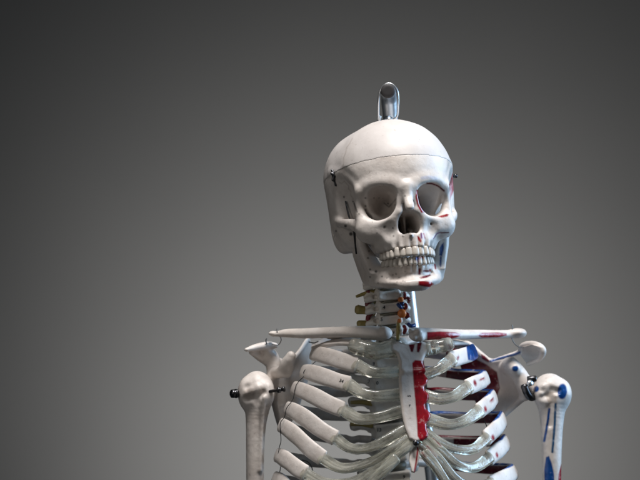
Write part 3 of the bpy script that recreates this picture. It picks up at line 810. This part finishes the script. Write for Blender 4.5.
# upper arm bones ------------------------------------------------------------------
hu = PV(228, 290, 362, 560, -30, 80, .9)
hu.E((257, 390, 22), (18.5, 19, 21), 1)
hu.E((246, 394, 16), (8.5, 12, 16), 7)
hu.E((268, 394, 8), (7, 8, 13), 7)
hu.L([(257, 395, 20), (257, 410, 18), (256, 425, 16), (255.3, 445, 14), (255, 480, 12), (255, 556, 10)], [18, 13.6, 11.2, 10.2, 9.7, 9.7], 6)
hu.L([(258.5, 390, -3), (259, 403, -1), (258.5, 420, 2)], [3, 2.4, 1.4], 5, True)          # groove between the bumps
hu.L([(263.5, 398, 0), (262, 425, 4), (260, 470, 4)], [3.4, 2, 1.5], 5)
for q in range(16):
    x_, y_ = rng.uniform(243, 267), rng.uniform(386, 403); hu.E((x_, y_, 22-20*math.sqrt(max(.05, 1-((x_-256)/17.5)**2))+(2.4 if q % 2 == 0 else -2.2)), (3.2, 3.0, 3.2), 4, bool(q % 2))
V, F = hu.mesh(); HUL = obj('upper_arm_bone', V, F, M_BONE, SKEL)
hu = PV(520, 586, 362, 560, -20, 110, .9)
hu.E((549.5, 390.5, 56), (18.5, 18.5, 19), 1)
hu.E((563, 394, 50), (9.5, 12, 15), 7)
hu.E((541, 396, 44), (7, 8, 10), 7)
hu.L([(552, 396, 52), (552, 412, 50), (551.8, 428, 48), (551.8, 450, 46), (552, 480, 44), (552, 556, 42)], [18.5, 14.4, 12.4, 11, 10.2, 10], 6)
hu.L([(551, 388, 32), (550.5, 400, 34), (550, 425, 36)], [3, 2.6, 1.4], 5, True)
for q in range(14):
    x_, y_ = rng.uniform(541, 559), rng.uniform(386, 405); hu.E((x_, y_, 56-20*math.sqrt(max(.05, 1-((x_-550)/17.5)**2))+(2.4 if q % 2 == 0 else -2.2)), (3.2, 3.0, 3.2), 4, bool(q % 2))
V, F = hu.mesh(); HUR = obj('upper_arm_bone', V, F, M_BONE, SKEL, label='upper arm bone with blue ovals and stripes')
paint(HUR, [('e', (562.3, 391.4), (4.8, 7.7, 4), BLUE), ('e', (536.3, 389), (2.6, 3.1, 20), BLUE),
            ('l', [(549.3, 409), (548, 420), (546, 432), (544.2, 441)], 1.2, BLUE), ('l', [(555.6, 404), (554.6, 425), (552.4, 452)], 1.15, (.004, .07, .17)),
            ('p', [(546, 457), (549, 456), (552, 464), (554, 474), (554.5, 500), (545, 500), (544.2, 470)], 0, BLUE),
            ('p', [(561.2, 464), (564, 470), (566, 500), (556.5, 500), (558.5, 474)], 0, RED),
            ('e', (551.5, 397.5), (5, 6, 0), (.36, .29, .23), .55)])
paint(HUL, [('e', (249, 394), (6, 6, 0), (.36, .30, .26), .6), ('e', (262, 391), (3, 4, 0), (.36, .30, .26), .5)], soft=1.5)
# shoulder bolts
b0 = P(231.5, 393.8, 8); ax = (P(246, 393, 16)-P(231.5, 393.8, 8))
lathe('shoulder_bolt', [(3.2, -1), (4.6, 0), (4.9, 2.2), (4.2, 4.2), (5.2, 4.6), (5.2, 6.4), (3.0, 7), (2.4, 16)], b0, ax, M_STEEL, HUL)
lathe('shoulder_bolt', [(1.8, -10), (1.8, 0), (3.4, .3), (3.4, 3.2), (2.1, 3.6), (2.1, 6.5), (3.1, 7), (3.1, 8.6), (1, 9.2)], P(277.5, 390.2, -2), (P(287, 388.6, -6)-P(277.5, 390.2, -2)), M_STEEL, HUL)
tube('joint_spring', [P(524, 386, 40), P(527.5, 394, 38), P(532, 397.5, 42), P(536, 395, 48)], .0042, M_STEEL, HUR, 12, 6)
lathe('shoulder_bolt', [(1.6, -4), (1.6, 0), (3.4, .2), (3.6, 2.6), (1.2, 3.2)], P(529.5, 383.5, 34), (.2, -1, .3), M_BRIGHT, HUR)
lathe('shoulder_bolt', [(3.0, 0), (3.6, 1), (3.6, 10), (2.4, 11)], P(527, 379.5, 40), (1, -.1, .1), M_STEEL, HUR)

# wires ------------------------------------------------------------------
tube('shoulder_wire', [P(277.5, 328.6, 18), P(277, 331, 17), P(281, 338.5, 14), P(280.5, 342, 16), P(278, 345, 24), P(272, 344.6, 28)], .00055, M_WIRE, CLL, 6, 6)
tube('shoulder_wire', [P(266.5, 338.5, 26), P(266, 341, 26), P(267, 344, 27)], .0008, M_WIRE, SBL, 6, 4)
tube('shoulder_wire', [P(512, 325, 44), P(512.6, 329, 43), P(512, 338, 40), P(514.5, 343.5, 44), P(519, 347, 54), P(524, 347.4, 62)], .0006, M_WIRE, CLR, 6, 6)
zig = []
pl = [(334, 337), (326, 347), (319, 358), (314, 362), (305, 371), (303, 376), (297, 385), (292, 399), (287.5, 408), (283.5, 417), (281, 424), (280, 440), (280.2, 447), (277, 455), (278.2, 461), (279.5, 466), (279.3, 480), (278, 492)]
for i, (x, y) in enumerate(pl): zig.append(P(x+(1.0 if i % 2 else -.8), y, -2+yawd(x)+ (0 if y > 360 else 10)))
tube('rib_wire', zig, .00045, M_STEEL, SKEL, 6, 5)
tube('rib_wire', [P(302, 460, 20), P(308, 462, 10), P(312, 468, 0), P(313, 476, -20)], .0006, M_STEEL, RIBS[(-1, 7)][0], 6, 5)
tube('rib_wire', [P(309, 342, 30), P(314, 343, 20), P(318, 341.5, 10)], .0007, M_STEEL, RIBS[(-1, 1)][0], 6, 5)
tube('rib_wire', [P(484, 420, 0), P(487, 427, -6), P(490, 438, -20)], .0005, M_STEEL, RIBS[(1, 5)][0], 6, 5)
# jaw springs and cap clips
tube('jaw_spring', [sk2w((-57, -38, 28)), sk2w((-56, -44, 12)), sk2w((-53, -48, -6)), sk2w((-51.5, -44, -30))], .0010, M_STEEL, JAW, 8, 8)

# paint on the skull: muscle marks, seams, holes ---------------------------------
paint(SKULL, [('l', [(427, 183.3), (432, 183.6), (438, 186), (444, 190.8)], .9, MAR),
              ('l', [(417.2, 190.5), (416.3, 197), (418, 205), (422, 212)], 1.0, RED), ('l', [(418.3, 197), (420, 205), (424, 212.5)], .5, VIO),
              ('p', [(438, 216.6), (441.5, 215.2), (447, 213.8), (448.8, 214.4), (447.6, 216.4), (442, 217.6)], 0, RED),
              ('p', [(417, 236), (419, 236.4), (421.6, 240.6), (421, 242.8), (418.2, 240.4)], 0, RED),
              ('l', [(421.2, 233.6), (421.8, 238)], .9, VIO), ('l', [(423.6, 233.6), (424.8, 238.4)], .6, RED),
              ('l', [(433.4, 238.5), (437, 233.5), (441, 232.3)], .5, VIO), ('l', [(441, 232.8), (448.5, 232.6)], .6, MAR),
              ('p', [(449.5, 184), (453.2, 172), (456.6, 172), (457, 182), (454, 190), (450, 200)], 0, PINK, .9),
              ('l', [(449.6, 185), (453.4, 172.5)], .7, RED)], facing=-.15)
seam = [(339, 182), (342, 183.6), (344, 181), (347, 184), (349, 186.6), (348.4, 189), (351, 191), (350.6, 195), (353, 198), (352.6, 201), (354.5, 204), (355, 210), (357, 215)]
paint(SKULL, [('l', seam, .35, LINE, .55)])
dots = [(336, 185.5, .8), (344, 197, .9), (353, 201.5, .8), (345.5, 226, 1.3), (351, 234, 1.8), (336, 231, .9), (365.5, 198, .9), (365.5, 206, .9), (366, 210, .7), (363, 216, .8),
        (393, 228, .8), (393.5, 236, .8), (403, 236.5, .7), (411, 236, .7), (402, 215, .5), (395, 205, .5), (374, 198, .6), (379, 198, .5), (388, 203.5, .8), (405, 196, .7), (377, 233, .6), (384, 228, .6), (359, 214, .7)]
paint(SKULL, [('e', (x, y), (r, r, 0), BLK, .9) for x, y, r in dots]+[('l', [(384, 203), (389, 207), (396, 199)], .45, BLK, .8), ('l', [(354, 203), (357, 212)], .7, BLK, .8)])
paint(CAP, [('e', (404.5, 159.2), (1.4, .6, -30), (.35, .30, .27), .8)])
paint(SKULL, [('e', (405.2, 159.2), (1.6, .5, -35), (.25, .22, .2), .8), ('l', [(422, 178), (429, 177), (436, 178.6)], 1.6, (.42, .46, .60), .5)])
cseam = [(352.5, 138), (350, 143), (346.5, 148), (345.6, 153), (343.6, 158), (343.8, 163), (342.4, 168), (342, 172)]
paint(CAP, [('l', cseam, .35, LINE, .5)])
paint(JAW, [('p', [(418.5, 281.2), (425, 281), (431, 281.8), (434, 284), (431, 287.4), (425, 286.8), (418.3, 285.4)], 0, RED),
            ('p', [(419, 277.2), (424, 276), (430, 274.2), (431, 275.4), (427, 277.6), (421, 278.8)], 0, MAR),
            ('l', [(419.8, 269.5), (419.4, 273.6)], 1.3, MAR), ('l', [(424, 271), (428.5, 271)], .9, MAR), ('e', (430, 270.5), (1, 1.4, 0), RED),
            ('l', [(434.8, 264.5), (435.6, 268.5)], .8, RED), ('p', [(441.5, 244.5), (443.8, 242.5), (443.8, 249), (442, 256), (439.2, 255.5), (439.6, 248)], 0, BLUE), ('l', [(440.8, 257), (440.4, 266)], .9, BLUE)], facing=-.1)
jd = [(369, 237, .9), (370, 241, .9), (369, 251, .9), (368, 258, 1), (370, 269.5, 1.0), (376, 271.5, 1.3), (370, 277, .8), (389, 266, .6), (393, 275, .6), (399, 277.5, .5), (403, 281, .5), (397, 282, .4), (401, 283, .4), (405, 281.5, .4), (382, 276.5, .8), (387, 278, .6), (396, 274, .7), (378, 283, .6)]
paint(JAW, [('e', (x, y), (r, r, 0), BLK, .85) for x, y, r in jd]+[('l', [(368.5, 241), (372.5, 250)], 1.0, BLK, .8)])
for t in PAINTED_TEETH: paint(t, [('e', (417.5, 258.5), (2.3, 2.0, 0), (.06, .08, .40), .85), ('e', (422, 257.4), (2.0, 1.0, 0), (.62, .16, .10), .8), ('e', (418, 261), (1.2, 1.4, 0), VIO, .7)])
# cap clips
def surf(o, px, py):
    V = wverts(o); bv = BVHTree.FromPolygons([tuple(v) for v in V], [tuple(p.vertices) for p in o.data.polygons])
    t = P(px, py, 0); d = (t-Vector(CAM)).normalized()
    hit = bv.ray_cast(Vector(CAM), d)
    return hit[0], hit[1]
c0 = P(333.2, 176, -8)
clp = empty('cap_clip', (0, 0, 0)); bpy.data.objects.remove(clp)
pA, nA = surf(SKULL, 334, 180)
if pA is None: pA, nA = P(334, 180, 0), Vector((-1, 0, 0))
K = PV(322, 344, 164, 190, -80, 60, .55)
dd = pA.y*1000
K.L([(331.8, 170, dd-2), (333.6, 174, dd-3), (333.2, 180, dd-3.5)], [1.2, 1.9, 1.9], 1.5)
K.C((331.4, 173.5, dd-4), (335.5, 176.5, dd-4), 1.4, 1.2, 1)
K.C((333.8, 180, dd-3), (335.6, 185.2, dd-3), .8, 1.2, 1)
K.E((338.4, 174, dd-7), (1.1, 1.1, 1.1), .6)
V, F = K.mesh(); obj('cap_clip', V, F, M_STEEL, SKULL)
pB = P(455.3, 176, 8)
lathe('cap_clip', [(.6, -5), (2.2, -1), (2.4, 1.2), (1.5, 2.2), (.6, 2.6)], pB, (1, -.7, .1), M_STEEL, SKULL)

# printed numbers ------------------------------------------------------------------
def mark(txt, o, px, py, size, rot=0):
    cu = bpy.data.curves.new('number_mark', 'FONT'); cu.body = txt; cu.size = 1; cu.align_x = 'CENTER'; cu.align_y = 'CENTER'; cu.resolution_u = 2; cu.offset = .02
    t = bpy.data.objects.new('number_mark', cu); COL.objects.link(t)
    dg = bpy.context.evaluated_depsgraph_get(); me = bpy.data.meshes.new_from_object(t.evaluated_get(dg))
    bpy.data.objects.remove(t)
    V = wverts(o); bv = BVHTree.FromPolygons([tuple(v) for v in V], [tuple(p.vertices) for p in o.data.polygons])
    a = math.radians(rot); new = []
    for v in me.vertices:
        x = (v.co.x*math.cos(a)-v.co.y*math.sin(a))*size; y = (v.co.x*math.sin(a)+v.co.y*math.cos(a))*size
        d = (P(px+x, py-y, 0)-Vector(CAM)).normalized(); hit = bv.ray_cast(Vector(CAM), d)
        if hit[0] is None: return None
        new.append(hit[0]+hit[1]*.0003)
    if not new: return None
    return obj('number_mark', np.array([tuple(v) for v in new]), [tuple(p.vertices) for p in me.polygons], M_INK, o, smooth=False)
mark('34', RIBS[(-1, 3)][0], 341.5, 381, 4.4, -22)
mark('5', STERN, 409.3, 396, 4.4, 80); mark('r', STERN, 409.6, 405.5, 5, 0)
for vi, x, y, tx in ((2, 384, 307.5, '4'), (3, 381.5, 319.5, '5'), (4, 393, 333.5, '7'), (6, 374, 364, '9'), (7, 369, 381.5, '2'), (7, 376, 383, '10'), (9, 379, 430, '13'), (10, 381, 453, '14'), (11, 404, 477, '9'), (1, 386, 295, '·')):
    mark(tx, VERTS[vi], x, y, 5.0, -4)

# ------------------------------------------------------------------ hanger, pole
tp, tn = surf(CAP, 388, 124)
ytop = (tp.y*1000 if tp is not None else -30)+26
HK = empty('x', (0, 0, 0)); bpy.data.objects.remove(HK)
dpt = 12
wire = [P(378.5, 119.5, dpt+4), P(378.4, 112, dpt), P(378.6, 100, dpt-6), P(380, 92, dpt-8), P(383.5, 86, dpt-8), P(389, 83.4, dpt-8), P(394.5, 86.5, dpt-8), P(397.6, 93, dpt-8), P(398.2, 104, dpt-6), P(398, 112, dpt), P(396.4, 117.5, dpt+2), P(392, 120.5, dpt+4)]
BAIL = tube('hanger_loop', wire, .0013, M_BRIGHT, SKULL, 12, 8)
brk = PV(372, 404, 104, 132, -20, 60, .8)
brk.C((388, 124, dpt+10), (388.3, 121, dpt+10), 7, 6, 2)
brk.C((379, 121.5, dpt+6), (379.5, 117, dpt+4), 2.6, 2.2, 1.5)
V, F = brk.mesh(); obj('hanger_socket', V, F, M_BRIGHT, SKULL)
POLE = empty('stand_pole', P(433, 560, 122), label='straight steel stand pole rising behind the spine and bending forward over the skull', category='stand')
pth = [P(447, 600, 124), P(436, 510, 122), P(431.5, 470, 120), P(420, 385, 112), P(409.5, 305, 108), P(399.5, 210, 96), P(391.5, 130, 66), P(389.4, 106, 54), P(388.6, 97, 46), P(388.1, 92, 33), P(388, 91, 16), P(388, 91, 2)]
path = catmull([tuple(p) for p in pth], 20)
upv = np.tile(np.array([1., 0, 0]), (len(path), 1))
tt = np.linspace(0, 1, len(path))
rr = np.interp(tt, [0, .55, .66, .8, 1], [.0080, .0082, .0090, .0086, .0078])
V, F = sweep(path, upv, rr, rr, 28, 2.0); po = obj('pole', V, F, M_POLE, POLE); fix_normals(po)
lathe('end_cap', [(7.9, -3), (8.1, -1), (8.1, 2.4), (7.2, 3.4), (4, 3.6), (.5, 3.6)], P(388, 91, 1), (0, -1, -.02), M_RUBBER, POLE, 28)

# ------------------------------------------------------------------ wall, light, camera
def wall():
    m, nt, b = mat('painted_wall')
    tc = N(nt, 'ShaderNodeTexCoord'); n1 = N(nt, 'ShaderNodeTexNoise'); n1.inputs['Scale'].default_value = 1.6; n1.inputs['Detail'].default_value = 4
    nt.links.new(tc.outputs['Object'], n1.inputs['Vector'])
    mx = N(nt, 'ShaderNodeMixRGB'); mx.inputs['Color1'].default_value = (.228, .228, .228, 1); mx.inputs['Color2'].default_value = (.266, .264, .26, 1)
    nt.links.new(n1.outputs['Fac'], mx.inputs['Fac']); nt.links.new(mx.outputs['Color'], b.inputs['Base Color'])
    b.inputs['Roughness'].default_value = .75; b.inputs['Specular IOR Level'].default_value = .2
    n2 = N(nt, 'ShaderNodeTexNoise'); n2.inputs['Scale'].default_value = 300; nt.links.new(tc.outputs['Object'], n2.inputs['Vector'])
    bp = N(nt, 'ShaderNodeBump'); bp.inputs['Strength'].default_value = .14; bp.inputs['Distance'].default_value = .002
    nt.links.new(n2.outputs['Fac'], bp.inputs['Height']); nt.links.new(bp.outputs['Normal'], b.inputs['Normal'])
    Y = 2.6
    V = [(-4, Y, -1.6), (4, Y, -1.6), (4, Y, 2.6), (-4, Y, 2.6), (-4, Y+.12, -1.6), (4, Y+.12, -1.6), (4, Y+.12, 2.6), (-4, Y+.12, 2.6)]
    F = [(0, 1, 2, 3), (7, 6, 5, 4), (0, 4, 5, 1), (1, 5, 6, 2), (2, 6, 7, 3), (3, 7, 4, 0)]
    o = obj('wall', V, F, m, None, smooth=False); fix_normals(o)
    o['kind'] = 'structure'
wall()
w = bpy.data.worlds.new('World'); scene.world = w; w.use_nodes = True
w.node_tree.nodes['Background'].inputs['Color'].default_value = (.80, .91, 1.0, 1); w.node_tree.nodes['Background'].inputs['Strength'].default_value = .034
def area(name, loc, target, sx, sy, power, col, spread=180):
    l = bpy.data.lights.new(name, 'AREA'); l.shape = 'RECTANGLE'; l.size = sx; l.size_y = sy; l.energy = power; l.color = col; l.spread = math.radians(spread)
    o = bpy.data.objects.new(name, l); COL.objects.link(o); o.location = loc
    o.rotation_euler = (Vector(target)-Vector(loc)).to_track_quat('-Z', 'Y').to_euler()
    return o
area('ceiling_lamp', (.27, -.54, 1.95), (.08, -.02, -.08), .85, .6, 7.4, (1.0, .965, .945), 52)
area('window_light', (1.9, .25, .3), (.1, 0, -.05), .7, 1.2, 6.5, (.48, .72, 1.0), 60)
area('fill_light', (-1.4, -1.8, .6), (.05, 0, 0), 1.2, 1.0, .75, (1.0, .93, .86), 60)  # added warm fill to lift the shaded left side; no actual lamp there
sp = bpy.data.lights.new('wall_spot', 'SPOT'); sp.energy = 42.5; sp.spot_size = math.radians(124); sp.spot_blend = 1.0; sp.shadow_soft_size = .15; sp.color = (1, .985, .962)
so = bpy.data.objects.new('wall_spot', sp); COL.objects.link(so); so.location = (.10, 1.6, -.60)
so.rotation_euler = (Vector((.12, 2.6, -.42))-so.location).to_track_quat('-Z', 'Y').to_euler()

cam = bpy.data.cameras.new('camera'); cam.sensor_width = 36; cam.lens = FPX*36/640; cam.clip_end = 50; cam.clip_start = .05
cam.dof.use_dof = True; cam.dof.focus_distance = D-.085; cam.dof.aperture_fstop = 6.3
co = bpy.data.objects.new('camera', cam); COL.objects.link(co); co.location = (0, -D, 0); co.rotation_euler = (math.radians(90), 0, 0)
scene.camera = co
vs = scene.view_settings; vs.view_transform = 'Standard'; vs.look = 'None'; vs.exposure = 0; vs.gamma = 1
scene.cycles.max_bounces = 10; scene.cycles.transmission_bounces = 8; scene.cycles.use_denoising = True
